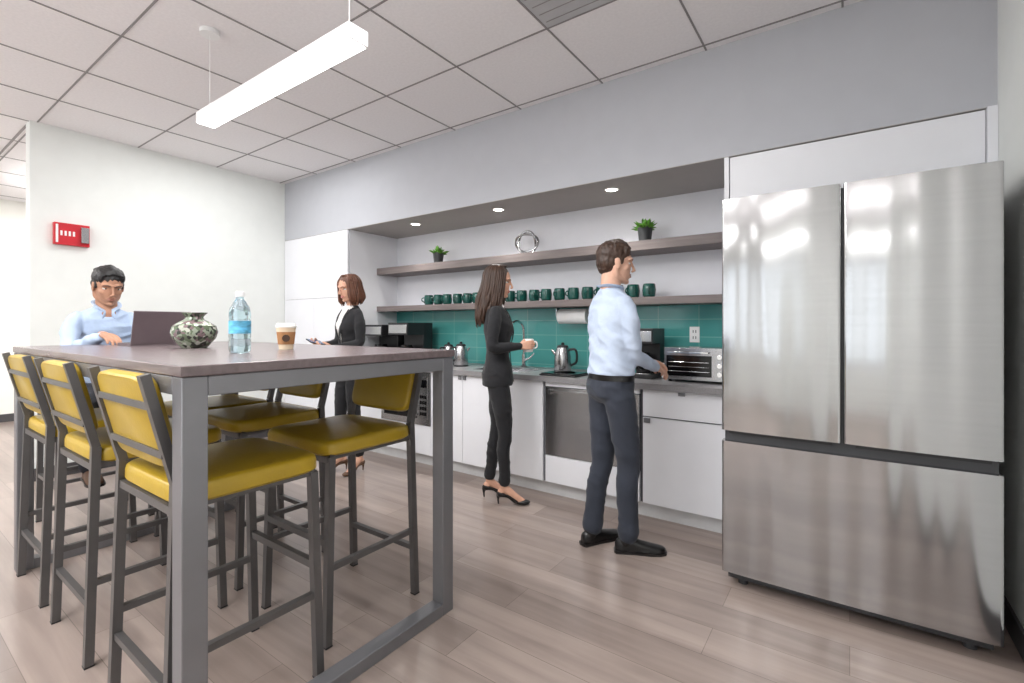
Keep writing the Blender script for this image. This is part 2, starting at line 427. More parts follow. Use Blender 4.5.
def head(root, hc, yaw, pitch, neckbase, skin, hairm, lipm, female, style, roll=0, smile=False):
    HM = Matrix.Translation(hc) @ Matrix.Rotation(yaw, 4, 'Z') @ Matrix.Rotation(pitch, 4, 'Y') @ Matrix.Rotation(roll, 4, 'X') @ Matrix.Scale(1.04, 4)
    j = .88 if female else 1.0
    b = B(); b.M = HM
    b.ell((-.012, 0, .03), (.096, .075, .087)); b.ell((-.032, 0, .01), (.074, .07, .075))
    b.ell((.020, 0, -.025), (.064, .061*(.96 if female else 1), .085)); b.ell((.030, 0, -.075), (.047, .042*j, .036)); b.ell((.062, 0, -.098), (.018, .019*j, .015))
    b.ell((.024, 0, -.052), (.056, .054*(.95 if female else 1), .05))
    for s in (-1, 1):
        b.tube([(-.012, s*.056*j, -.03), (.0, s*.050*j, -.07), (.050, s*.018*j, -.096)], [.018, .018, .014], n=10)
        b.ell((.044, s*.036, -.026), (.026, .023, .024))
        b.tube([(.066, s*.048, .021), (.078, s*.028, .027), (.081, s*.006, .021)], [.008, .009, .009], n=8)
        b.ell((-.004, s*.075, -.008), (.017, .006, .030), Matrix.Rotation(R(-12), 3, 'Y'))
        b.ell((-.008, s*.072, -.008), (.010, .008, .018))
        b.ell((.097, s*.0105, -.037), (.0085, .007, .0065))
    b.tube([(.078, 0, .022), (.088, 0, .004), (.103, 0, -.026)], [.0065, .0065, .008], n=10)
    b.ell((.103, 0, -.031), (.0105, .0095, .0085))
    b.ell((.069, 0, -.064), (.017, .027, .020))
    b.M = Matrix.Identity(4)
    nk = .048 if female else .058
    b.tube([neckbase+Vector((0, 0, -.04)), neckbase, HM @ Vector((-.022, 0, -.055))], [nk*1.12, nk, nk*.95], n=18)
    hd = voxel(b, 'head', [skin], .0035, 3, root)
    bm = BVHTree.FromPolygons([v.co for v in hd.data.vertices], [tuple(p.vertices) for p in hd.data.polygons])
    Hi = HM.inverted(); H3 = HM.to_3x3()
    def fs(y, z, off):
        h = bm.ray_cast(HM @ Vector((.3, y, z)), (H3 @ Vector((-1, 0, 0))).normalized())
        q = Hi @ h[0] if h[0] else Vector((.08, y, z))
        return Vector((q.x+off, y, z))
    b = B(); b.M = HM
    es = 1.1 if female else 1.0
    for s in (-1, 1):
        ec = fs(s*.031, 0, 0)
        b.mi = 0; b.ell((ec.x-.0095, s*.031, 0), (.0125, .0145*es, .0075*es))
        b.mi = 1; b.ell((ec.x-.0012, s*.031, .0003), (.0048, .0055, .0058))
        b.mi = 3 if female else 2
        b.tube([fs(s*.046, -.001, .001), Vector((ec.x+.0028, s*.036, .0068*es)), Vector((ec.x+.003, s*.027, .0068*es)), fs(s*.0165, -.001, .0)], [.0012, .0022, .0022, .0012], n=8)
        b.mi = 2
        b.tube([fs(s*.044, -.003, .0), Vector((ec.x+.0015, s*.031, -.0078*es)), fs(s*.018, -.003, .0)], [.0015, .0022, .0015], n=8)
        b.mi = 3
        rb = .0022 if female else .0032
        b.tube([fs(s*.050, .017, .0005), fs(s*.040, .0235, .0005), fs(s*.028, .0245, .0005), fs(s*.014, .020, .0)], [.001, rb*.8, rb, rb*.8], n=8, flat=.6)
    b.mi = 4
    up = .005 if smile else 0
    def lip(pts, rr): b.tube([fs(y, z, o) for y, z, o in pts], rr, n=8)
    lip([(-.024, -.0625+up, 0), (-.009, -.0585, .0005), (0, -.0600, .0005), (.009, -.0585, .0005), (.024, -.0625+up, 0)], [.0012, .0034, .0032, .0034, .0012])
    lip([(-.022, -.0645+up, 0), (-.009, -.0690, .0005), (0, -.0700, .0008), (.009, -.0690, .0005), (.022, -.0645+up, 0)], [.0012, .0040, .0045, .0040, .0012])
    if smile:
        b.mi = 5; lip([(-.016, -.0625, .001), (0, -.0650, .002), (.016, -.0625, .001)], [.001, .0026, .001])
    b.obj('face', [M['eyew'], M['eyed'], skin, hairm, lipm, M['teethw']], root)
    b = B(); b.M = HM
    if not female:
        b.ell((-.018, 0, .047), (.098, .081, .080)); b.ell((-.040, 0, .004), (.070, .0765, .07))
        b.ell((-.045, 0, -.03), (.055, .060, .042))
        for s in (-1, 1): b.ell((.016, s*.0665, .012), (.014, .008, .026)); b.ell((.040, s*.052, .062), (.024, .018, .030))
        for i in range(26):
            yy = -.055+.11*i/25; r_ = random.uniform(-.006, .006)
            b.tube([(-.06+r_, yy*1.1, .116-abs(yy)*.5), (.0, yy, .130-abs(yy)*.55+r_*.4), (.042, yy*.95, .118-abs(yy)*.5), (.064+r_*.4, yy*.9+.003, .094-abs(yy)*.25)], [.008, .010, .010, .007], n=7, k=3)
        voxel(b, 'hair', [hairm], .004, 1, root, disp=.003, dscale=70)
        return HM
    b.ell((-.022, 0, .045), (.097, .083, .085)); b.ell((-.04, 0, .0), (.075, .080, .08))
    voxel(b, 'hair_cap', [hairm], .006, 1, root, disp=.003, dscale=60)
    b = B(); b.M = HM
    n = 78
    for i in range(n):
        ph = -R(132)+R(264)*i/(n-1); fr = abs(ph)/R(132)
        lay = 1+random.uniform(-.03, .06)
        d = Vector((-math.cos(ph)*.100, math.sin(ph)*.087, 0))*lay
        c0 = Vector((-.016, 0, 0)); side = 1 if ph > 0 else -1
        def P(k, z, dx=0, dy=0): return c0+d*k+Vector((dx, dy, z))
        top = Vector((.045-.09*(1-fr), side*.004, .123-.004*fr))
        wv = random.uniform(-.012, .012); w2 = random.uniform(-.010, .010)
        if style == 'long':
            end = -.27-.06*(1-fr)+random.uniform(-.04, .025)
            back = -.030*(1-fr)
            pts = [top, P(.62, .108), P(.96, .062), P(1.01, 0), P(1.0, -.07, back*.4, w2*.5), P(.98+wv*3, -.15, back+w2, -w2), P(.90, end*.78, back*1.3-.01*fr, wv), P(.74, end, back-.012, -wv)]
            rad = [.006, .011, .013, .013, .014, .014, .012, .003]
        else:
            end = -.138+random.uniform(-.014, .012)
            pts = [top, P(.62, .110), P(.97, .062), P(1.03, 0, 0, w2*.3), P(1.10, -.05, w2*.4), P(1.12, -.10, 0, wv*.5), P(.94, end, .01*fr, wv)]
            rad = [.006, .011, .013, .013, .014, .013, .004]
        b.tube(pts, rad, n=8, k=4, flat=.6, upv=(d.x, d.y, 0.001))
    b.obj('hair_locks', [hairm], root, angle=80)
    return HM

def person(name, loc, yaw, scale, female, skin, hairm, top, bottom, shoem, style='short', lean=0, hipz=None, lift=0,
           wr=None, wl=None, er=(-.3, -.6, -.8), el=(-.3, .6, -.8), ar=(0, -.09), al=(0, .09), knr=(1, 0, 0), knl=(1, 0, 0), fyr=0, fyl=0, azr=None, azl=None,
           hyaw=0, hpitch=0, hroll=0, handR=None, handL=None, jacket=False, smile=False, twist=0):
    root = empty(name, loc, yaw, scale)
    stand = hipz is None
    HZ = .92+lift if stand else hipz
    sw = .146 if female else .170
    T = Matrix.Translation((0, 0, HZ)) @ Matrix.Rotation(lean, 4, 'Y') @ Matrix.Rotation(twist, 4, 'Z') @ Matrix.Translation((0, 0, -.92))
    b = B(); b.M = T
    if female: b.loft([(.83, 0, .07, .10), (.87, -.005, .112, .158), (.93, -.008, .116, .165), (1.0, 0, .095, .135), (1.03, 0, .085, .12)])
    else: b.loft([(.83, 0, .07, .10), (.87, -.004, .115, .155), (.93, -.006, .118, .160), (.985, 0, .108, .150), (.995, 0, .106, .148)])
    b.M = Matrix.Identity(4)
    hw = .082 if female else .086
    ank = {}
    for s, af, kn, az, lab in ((-1, ar, knr, azr, 'r'), (1, al, knl, azl, 'l')):
        hp = Vector((0, s*hw, HZ-.045)); z = az if az is not None else (.145 if female else .085)
        a = Vector((af[0], af[1], z))
        if stand:
            L = (a-hp).length*1.003; k, a2 = ik(hp, a, L*.5, L*.5, kn)
        else:
            k, a2 = ik(hp, a, .43, .425, kn)
        ank[lab] = a
        r = (.084, .076, .056, .053, .044, .046) if female else (.088, .082, .064, .061, .056, .060)
        end = a+Vector((0, 0, .02)) if not female else a+Vector((0, 0, .03))
        b.tube([hp, hp.lerp(k, .5)+Vector((.006, 0, 0)), k, k.lerp(end, .35)-Vector((.010, 0, 0)), k.lerp(end, .75), end], r, n=18, k=6)
    voxel(b, 'trousers', [bottom], .009, 3, root, disp=.003, dscale=14, fold=.005)
    b = B(); b.M = T
    if jacket: b.loft([(.835, 0, .118, .165), (.88, 0, .122, .170), (.95, 0, .116, .162), (1.03, .002, .095, .132), (1.09, .004, .088, .122), (1.18, .006, .098, .132), (1.26, .014, .116, .144), (1.31, .014, .114, .146), (1.37, .002, .094, .144), (1.42, -.004, .076, .126), (1.45, -.008, .062, .088), (1.475, -.01, .052, .060)])
    else: b.loft([(.975, 0, .110, .150), (1.0, .002, .118, .158), (1.06, .002, .113, .152), (1.16, .0, .110, .154), (1.27, .0, .116, .164), (1.35, -.002, .110, .166), (1.41, -.006, .090, .150), (1.445, -.010, .072, .110), (1.475, -.012, .060, .070), (1.492, -.012, .056, .060)])
    b.M = Matrix.Identity(4)
    T3 = T.to_3x3()
    wrist = {}
    for s, w, e, lab in ((-1, wr, er, 'r'), (1, wl, el, 'l')):
        S = T @ Vector((-.008, s*sw, 1.388))
        l1, l2 = (.27, .235) if female else (.29, .255)
        E, W2 = ik(S, w, l1, l2, e)
        r = (.046, .048, .041, .040, .034, .030) if female else (.051, .052, .043, .042, .036, .032)
        if jacket: r = tuple(q*1.04 for q in r)
        cuff = E.lerp(W2, .97)
        b.tube([S-T3 @ Vector((0, s*.035, -.006)), S.lerp(E, .3), E.lerp(S, .12), E.lerp(W2, .15), E.lerp(W2, .6), cuff], r, n=16, k=5)
        wrist[lab] = (W2, (W2-E).normalized())
    Ti = T.inverted()
    def mf(c, n):
        q = Ti @ c
        if q.x > .01 and q.z > 1.10 and abs(q.y) < (q.z-1.10)*.20+.004 and abs(q.y) < .075: return 1
        return 0
    g = voxel(b, 'jacket' if jacket else 'shirt', [top, M['blouse']], .008, 2, root, mf if jacket else None, disp=.003, dscale=15, fold=.004 if jacket else .010)
    bm = BVHTree.FromPolygons([v.co for v in g.data.vertices], [tuple(p.vertices) for p in g.data.polygons])
    def surf(y, z, off=.003):
        o = T @ Vector((.6, y, z)); d = T3 @ Vector((-1, 0, 0))
        h = bm.ray_cast(o, d)
        if h[0]:
            q = Ti @ h[0]
            if q.x > .17: return T @ Vector((.10, y, z))
            return h[0]-d*off
        return T @ Vector((.1, y, z))
    b = B()
    if jacket:
        for s in (-1, 1):
            b.tube([surf(s*.004, 1.11), surf(s*.034, 1.24, .005), surf(s*.058, 1.36, .005), surf(s*.062, 1.43, .004)], [.006, .017, .015, .010], n=8, flat=.28, upv=T3 @ Vector((1, 0, 0)))
        b.tube([surf(.004, 1.11), surf(.006, 1.0), surf(.02, .86)], [.004]*3, n=6, flat=.6)
        b.ell(surf(.0, 1.09), .009)
        b.obj('lapels', [top], root)
    else:
        for s in (-1, 1):
            b.tube([T @ Vector((-.080, s*.01, 1.497)), T @ Vector((-.05, s*.058, 1.498)), T @ Vector((.02, s*.055, 1.490)), T @ Vector((.050, s*.018, 1.470)), surf(s*.03, 1.435, .006)], [.015, .017, .017, .015, .008], n=8, flat=.3, upv=T3 @ Vector((.5, s, 0)))
        b.tube([surf(0, z, .001) for z in (1.44, 1.3, 1.15, 1.0)], [.008]*4, n=6, flat=.25, upv=T3 @ Vector((1, 0, 0)))
        b.obj('collar', [top], root)
        b = B(); b.M = T
        n = 40
        def rg(z, o): return [((.112+o)*math.cos(2*math.pi*i/n), (.154+o)*math.sin(2*math.pi*i/n), z) for i in range(n)]
        b.rings([rg(.962, 0), rg(.963, .006), rg(.994, .006), rg(.995, 0)])
        b.mi = 1; b.box(.110, .123, -.02, .02, .964, .994)
        b.obj('belt', [M['shoeblk'], M['chrome']], root)
    mats = {}
    for lab, hd in (('r', handR), ('l', handL)):
        W2, fd = wrist[lab]
        fdir, back, curl, th = hd
        fdir = fd if fdir is None else Vector(fdir)
        mats[lab] = hand(root, 'hand_'+lab, W2, fdir, back, lab == 'r', curl, th, skin, .92 if female else 1.0)
    for lab, fy in (('r', fyr), ('l', fyl)):
        (shoe_f if female else shoe_m)(root, ank[lab], fy, skin, shoem, lab)
    nb = T @ Vector((-.012, 0, 1.475)); hc = T @ Vector((.022, 0, 1.632))
    if lean > .15: hc = nb+Vector((.045, 0, .14))
    hm = head(root, hc, hyaw, hpitch, nb, skin, hairm, M['lipF'] if female else M['lipM'], female, style, hroll, smile)
    bpy.context.view_layer.update()
    return root, mats

C = lambda a: [a, a*1.02, a*1.05, a*1.08]
person('man_standing', (-1.11, 2.54, 0), R(56), .985, False, M['skinB'], M['hairbrn'], M['shirtw'], M['pantsN'], M['shoeblk'], 
       lean=R(1), wr=(.28, -.04, 1.03), wl=(.32, .12, 1.05), er=(-.7, -.35, -.6), el=(-.6, .5, -.6), ar=(.05, -.10), al=(-.08, .07), fyr=R(-26), fyl=R(8),
       hyaw=R(-21), hpitch=R(4), handR=(Vector((.9, .3, -.35)), (-.1, -.5, .8), C(.35), .5), handL=(Vector((1, -.1, -.25)), (0, .4, .9), C(.4), .5))
rw, mw = person('woman_standing_with_mug', (-2.06, 2.73, 0), R(38), .925, True, M['skinC'], M['hairbrn'], M['suit'], M['suit'], M['shoeblk'], style='long', lift=.06,
       lean=R(-1), wr=(.17, -.11, 1.20), wl=(.19, .10, 1.19), er=(-.8, -.4, -.7), el=(-.8, .4, -.7), ar=(.05, -.08), al=(-.06, .08), fyr=R(-6), fyl=R(6),
       hyaw=R(-8), hpitch=R(6), handR=(Vector((1, .15, .1)), (.0, -1, .1), C(.75), .8), handL=(Vector((1, -.45, .05)), (0, 1, -.2), C(.5), .5), jacket=True)
rp_, mp_ = person('woman_with_phone', (-3.52, 2.56, 0), R(-98), .93, True, M['skinC'], M['hairaub'], M['suit'], M['suit'], M['shoebrn'], style='bob', lift=.06,
       wr=(.24, -.07, 1.17), wl=(.22, .09, 1.15), er=(-.8, -.6, -.7), el=(-.8, .6, -.7), ar=(.05, -.085), al=(-.04, .085), fyr=R(-14), fyl=R(16),
       hyaw=R(8), hpitch=R(11), handR=(Vector((1, .35, .15)), (.1, -.4, -.9), C(.45), .7), handL=(Vector((1, -.5, .1)), (0, .3, -.95), C(.45), .5), jacket=True, smile=True)
person('man_seated_with_laptop', (-3.99, .985, 0), R(-3), .95, False, M['skinA'], M['hairblk'], M['shirt'], M['pantsD'], M['shoebrn'],
       lean=R(20), hipz=.912, wr=(.58, -.09, 1.262), wl=(.58, .11, 1.262), er=(-.3, -.55, -.8), el=(-.3, .55, -.8), ar=(.27, -.10), al=(.27, .11), azr=.42, azl=.42, knr=(1, 0, .6), knl=(1, 0, .6),
       hyaw=R(4), hpitch=R(18), handR=(Vector((1, .15, -.15)), (0, 0, 1), C(.3), .2), handL=(Vector((1, -.15, -.15)), (0, 0, 1), C(.3), .2))

# ------------------------------------------------------------ room shell
H = 2.90; XL = -5.36; XR = 0.54; YF = 3.0; YW = 3.65; XC = -9.0; YB = -3.6
B().box(XC-.1, XR+.1, YB-.1, YW+.1, -0.1, 0).obj('floor', [M['floor']], smooth=False)
B().box(XC-.1, XR+.1, YB-.1, YW+.1, H, H+.1).obj('ceiling', [M['tile']], smooth=False)
g = B()
y = 2.27-0.67*8
while y < 3.0:
    g.box(XC, XR, y-.005, y+.005, H-.004, H+.01); y += 0.67
x = -2.04-0.67*10
while x < XR:
    g.box(x-.005, x+.005, YB, YF if x > XL else YW, H-.004, H+.01); x += 0.67
g.box(XC, XL-.14, 0.885, 0.9, H-.006, H+.01)
g.obj('ceiling_grid', [M['grid']], smooth=False)
b = B(); b.box(-1.36, -0.71, 1.61, 2.26, H-.006, H+.01)
b.mi = 1
for i in range(9): b.box(-1.34, -0.73, 1.65+i*.07, 1.655+i*.07, H-.008, H-.004)
b.obj('ceiling_vent', [M['vent'], M['grid']], smooth=False)
B().box(XL-.14, XL, 0.886, YW, 0, H).obj('wall_left', [M['wall']], smooth=False)
B().box(XC, XR, YW, YW+.1, 0, H).obj('wall_kitchen', [M['niche']], smooth=False)
B().box(XR, XR+.1, YB, YW+.1, 0, H).obj('wall_right', [M['wall']], smooth=False)
B().box(XC-.1, XC, YB, YW+.1, 0, H).obj('wall_corridor', [M['corr']], smooth=False)
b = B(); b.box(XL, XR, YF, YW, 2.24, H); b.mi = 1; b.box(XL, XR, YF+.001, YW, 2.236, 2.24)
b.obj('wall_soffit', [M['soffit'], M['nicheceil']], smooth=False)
zw0, zw1 = .75, 2.35
b = B(); b.box(XC, XR, YB-.1, YB, 0, zw0); b.box(XC, XR, YB-.1, YB, zw1, H)
wx = [XC, -8.4, -6.9, -6.2, -4.8, -4.1, -2.9, -2.05, -1.15, -.82, -.30, XR]  # unseen openings and piers, added and spaced to band the fridge reflections
for i in range(0, len(wx), 2): b.box(wx[i], wx[i+1], YB-.1, YB, zw0, zw1)
b.obj('wall_rear', [M['wall']], smooth=False)
for i in range(1, len(wx)-1, 2):
    w = B(); x0, x1 = wx[i], wx[i+1]
    cols = [(x0, x0+.05), (x1-.05, x1)]
    if x1-x0 > .7: cols.append(((x0+x1)/2-.03, (x0+x1)/2+.03))
    for a, c in cols: w.box(a, c, YB-.08, YB-.02, zw0, zw1)
    w.box(x0, x1, YB-.08, YB-.02, zw0, zw0+.05); w.box(x0, x1, YB-.08, YB-.02, zw1-.05, zw1)
    w.obj('added_window_%d' % ((i+1)//2), [M['base']], smooth=False)
B().box(XR-.012, XR, YB, 2.97, 0, .1).obj('baseboard_right', [M['base']], smooth=False)
B().box(XL, XL+.012, .886, 2.99, 0, .1).obj('baseboard_left', [M['base']], smooth=False)
B().box(XL-.14, XL+.012, .874, .886, 0, .1).obj('baseboard_end', [M['base']], smooth=False)
B().box(XC, XC+.012, YB, YW, 0, .1).obj('baseboard_corridor', [M['base']], smooth=False)

# ------------------------------------------------------------ kitchen cabinetry
def doors(b, lst, yf, t=.02):
    for x0, x1, z0, z1 in lst:
        b.box(x0+.002, x1-.002, yf, yf+t, z0+.002, z1-.002)
b = B(); b.box(XL+.005, -4.17, 3.02, YW-.002, .1, 2.234); b.mi = 1; b.box(XL+.01, -4.19, 3.012, 3.02, .1, 2.23); b.mi = 0
xm = (XL-4.17)/2
doors(b, [(XL+.005, xm, .1, 1.55), (xm, -4.17, .1, 1.55), (XL+.005, xm, 1.55, 2.234), (xm, -4.17, 1.55, 2.234)], 2.995, .018)
b.mi = 2; b.box(XL+.02, -4.19, 3.06, 3.5, 0, .1)
b.obj('pantry_cabinet', [M['cab'], M['gap'], M['kick']], smooth=False)
b = B(); b.box(-4.168, -.60, 3.05, YW-.002, .1, .838)
b.mi = 1; b.box(-4.16, -.61, 3.044, 3.05, .1, .838); b.mi = 0
doors(b, [(-4.168, -3.68, .1, .84), (-3.68, -3.02, .1, .36), (-3.02, -2.65, .1, .84), (-2.65, -2.28, .1, .84), (-2.28, -1.86, .1, .84),
          (-1.84, -1.12, .805, .84), (-1.84, -1.12, .1, .30), (-1.10, -.60, .10, .66), (-1.10, -.60, .665, .84)], 3.025, .019)
b.mi = 3
b.box(-1.09, -1.05, 3.012, 3.025, .625, .655)
b.box(-.87, -.83, 3.012, 3.025, .815, .835)
b.box(-2.69, -2.66, 3.012, 3.025, .80, .83); b.box(-2.64, -2.61, 3.012, 3.025, .80, .83)
b.mi = 2; b.box(-4.16, -.6, 3.075, 3.5, 0, .1)
b.obj('base_cabinets', [M['cab'], M['gap'], M['kick'], M['frame']], smooth=False)
b = B(); sx0, sx1, sy0, sy1 = -2.62, -2.12, 3.12, 3.46
z0, z1 = .842, .882
b.box(-4.168, sx0, 2.99, YW-.002, z0, z1); b.box(sx1, -.602, 2.99, YW-.002, z0, z1)
b.box(sx0, sx1, 2.99, sy0, z0, z1); b.box(sx0, sx1, sy1, YW-.002, z0, z1)
b.obj('countertop', [M['counter']], smooth=False)
b = B(); zf = .8405
b.box(sx0+.001, sx1-.001, sy0+.001, sy1-.001, zf, zf+.004)
for q in ((sx0+.001, sx0+.006, sy0+.001, sy1-.001), (sx1-.006, sx1-.001, sy0+.001, sy1-.001), (sx0+.001, sx1-.001, sy0+.001, sy0+.006), (sx0+.001, sx1-.001, sy1-.006, sy1-.001)):
    b.box(*q, zf, .884)
b.cyl((-2.37, 3.29, zf+.004), (-2.37, 3.29, zf+.008), .03)
b.obj('kitchen_sink', [M['steel2']])
b = B()
b.cyl((-2.37, 3.53, .882), (-2.37, 3.53, .90), .028); b.cyl((-2.37, 3.53, .90), (-2.37, 3.53, 1.0), .018)
b.tube([(-2.37, 3.53, .98), (-2.37, 3.53, 1.2), (-2.375, 3.5, 1.27), (-2.38, 3.42, 1.29), (-2.385, 3.35, 1.25), (-2.385, 3.335, 1.16)], [.011]*5+[.014], n=14, k=6)
b.tube([(-2.35, 3.53, .95), (-2.30, 3.52, .97), (-2.25, 3.51, 1.01)], [.009, .008, .006])
b.obj('kitchen_faucet', [M['chrome']])
B().box(-4.168, -.602, YW-.012, YW-.001, .882, 1.405).obj('backsplash', [M['teal']], smooth=False)
B().box(-4.169, -.601, 3.36, YW-.001, 1.405, 1.46).obj('floating_shelf', [M['shelf']], bevel=.002)
B().box(-4.169, -.601, 3.36, YW-.001, 1.80, 1.87).obj('floating_shelf', [M['shelf']], bevel=.002)
b = B(); b.box(-.60, -.575, 3.0, YW-.002, 0, 2.235); b.box(.505, XR-.001, 2.98, YW-.002, 0, 2.235)
b.box(-.574, .504, 3.03, YW-.002, 1.93, 2.235)
doors(b, [(-.572, .504, 1.93, 2.232)], 3.005, .022)
b.mi = 1; b.box(-.574, .504, 3.027, 3.03, 1.935, 2.23)
b.obj('fridge_surround_cabinet', [M['cab'], M['gap']], smooth=False)
b = B(); b.box(-1.838, -1.122, 3.022, 3.043, .302, .803)
b.mi = 1; b.box(-1.8, -1.16, 3.005, 3.022, .765, .785); b.box(-1.8, -1.78, 3.005, 3.022, .75, .79)
b.obj('dishwasher', [M['steel2'], M['steel2']], bevel=.003)
b = B(); b.box(-3.678, -3.022, 3.018, 3.043, .362, .838)
b.mi = 1; b.box(-3.63, -3.19, 3.012, 3.018, .42, .79)
b.mi = 0; b.box(-3.16, -3.05, 3.012, 3.018, .42, .79)
b.mi = 1
b.box(-3.15, -3.06, 3.009, 3.012, .70, .77)
for i in range(3):
    for j in range(4): b.box(-3.145+i*.03, -3.125+i*.03, 3.008, 3.012, .45+j*.05, .48+j*.05)
b.mi = 2; b.bar((-3.175, 2.995, .44), (-3.175, 2.995, .77), .014, .014); b.box(-3.18, -3.17, 2.995, 3.018, .45, .47); b.box(-3.18, -3.17, 2.995, 3.018, .74, .76)
b.obj('microwave_oven', [M['steel2'], M['black'], M['chrome']], bevel=.002)

# ------------------------------------------------------------ refrigerator
b = B()
fx0, fx1, fy = -.504, .462, 2.45
b.mi = 1; b.box(fx0+.004, fx1-.004, fy+.075, 3.18, .05, 1.84)
b.box(fx0+.02, fx1-.02, fy+.06, 3.0, .03, .08)
b.box(fx0+.01, fx1-.01, fy+.04, fy+.08, .69, .75)
b.box(-.034, -.018, fy+.03, fy+.08, .74, 1.84)
b.box(fx0+.05, fx0+.14, fy+.03, fy+.2, 1.84, 1.862); b.box(fx1-.14, fx1-.05, fy+.03, fy+.2, 1.84, 1.862)
def curvedoor(x0, x1, z0, z1, bow=.008):
    n = 16
    cols = [(x0, fy+.012+bow)]+[(x0+q, fy+bow+.012-math.sqrt(.012**2-(.012-q)**2)) for q in (.002, .005, .008)]
    for i in range(0, n+1):
        t = i/n; x = x0+.012+(x1-x0-.024)*t; cols.append((x, fy+bow-bow*(1-(2*t-1)**2)))
    cols += [(x1-q, fy+bow+.012-math.sqrt(.012**2-(.012-q)**2)) for q in (.008, .005, .002)]+[(x1, fy+.012+bow), (x1, fy+.07), (x0, fy+.07)]
    b.rings([[(x, y, z) for x, y in cols] for z in (z0, z0+.004, z1-.004, z1)])
b.mi = 0
curvedoor(fx0, -.030, .752, 1.855); curvedoor(-.022, fx1, .752, 1.855); curvedoor(fx0, fx1, .075, .700)
b.mi = 2
b.box(fx0+.03, -.06, fy+.028, fy+.05, .735, .752); b.box(.02, fx1-.03, fy+.028, fy+.05, .735, .752)
b.mi = 1
for xx in (fx0+.08, fx1-.08): b.cyl((xx, fy+.1, 0), (xx, fy+.1, .055), .022); b.cyl((xx, 3.05, 0), (xx, 3.05, .055), .022)
b.obj('refrigerator', [M['steel'], M['darkgrey'], M['dark']], angle=30)

# ------------------------------------------------------------ table
b = B(); tx0, tx1, ty0, ty1, tz = -3.50, -1.425, .516, 1.575, 1.145
b.box(tx0, tx1, ty0, ty1, tz-.03, tz)
b.mi = 1; w = .064
def sq(x0, x1, y0, y1, z0, z1): b.box(x0, x1, y0, y1, z0, z1)
a = tx1-.004; c = tx0+.004; y0 = ty0+.004; y1 = ty1-.006; zt = tz-.031
for xx0, xx1 in ((a-w, a), (c, c+w)):
    sq(xx0, xx1, y0, y0+w, 0, zt); sq(xx0, xx1, y1-w, y1, 0, zt)
    sq(xx0, xx1, y0+w, y1-w, 0, .05); sq(xx0, xx1, y0+w, y1-w, zt-.055, zt)
sq(c+w, a-w, y0, y0+.04, zt-.05, zt); sq(c+w, a-w, y1-.04, y1, zt-.05, zt)
b.obj('bar_table', [M['tabletop'], M['frame']], bevel=.003)

# ------------------------------------------------------------ bar stools
def stool(x, y, rz):
    b = B(); m = .028
    for s in (-1, 1):
        X = s*.222
        b.mi = 0
        b.bar((X*1.03, -.245, 0), (X, -.222, .80), m, m, (0, 1, 0))
        b.bar((X, -.222, .80), (X, -.30, 1.118), m, m*.9, (0, 1, 0))
        b.bar((X*1.03, .215, 0), (X, .195, .735), m, m, (0, 1, 0))
        b.bar((X*1.02, -.237, .30), (X*1.02, .208, .30), .022, .022)
        b.bar((X*.98, -.222, .735), (X*.98, .2, .735), .024, .024)
        b.mi = 2; b.box(X*1.03-.015, X*1.03+.015, -.26, -.23, 0, .006); b.box(X*1.03-.015, X*1.03+.015, .2, .23, 0, .006)
        b.mi = 0
    q = .224
    b.bar((-q, .208, .40), (q, .208, .40), .022, .026); b.bar((-q, -.236, .22), (q, -.236, .22), .022, .022)
    b.bar((-q, .20, .725), (q, .20, .725), .024, .024); b.bar((-q, -.222, .725), (q, -.222, .725), .024, .024)
    b.bar((-.22, -.252, .89), (.22, -.252, .89), .012, .020); b.bar((-.22, -.284, 1.03), (.22, -.284, 1.03), .012, .020)
    b.mi = 1
    def slab(cx, cy, hx, hy, zb, zt_, crown, T=None):
        n = 40; rg = []
        for fz, sc in ((0, .96), (.15, 1.0), (.6, 1.0), (.85, .985), (.97, .95), (1, .88), (1+crown*.6, .6), (1+crown, .25)):
            r = []
            for i in range(n):
                t = 2*math.pi*i/n; co = math.cos(t); si = math.sin(t); e = 7
                px = hx*sc*math.copysign(abs(co)**(2/e), co); py = hy*sc*math.copysign(abs(si)**(2/e), si)
                p = Vector((cx+px, cy+py, zb+(zt_-zb)*fz))
                r.append(T @ p if T else p)
            rg.append(r)
        b.rings(rg)
    slab(0, 0, .248, .230, .738, .797, .18)
    T = Matrix.Translation((0, -.266, .975)) @ Matrix.Rotation(R(-90+13.5), 4, 'X')
    slab(0, 0, .208, .138, -.004, .036, .2, T)
    ob = b.obj('bar_stool', [M['stoolmetal'], M['yellow'], M['dark']], angle=40)
    ob.location = (x, y, 0); ob.rotation_euler = (0, 0, rz)
    return ob
for xx in (-1.775, -2.51, -3.165): stool(xx, .775, 0)
for xx in (-1.89, -2.60, -3.14): stool(xx, 1.315, math.pi)
stool(-3.99, .97, -math.pi/2)

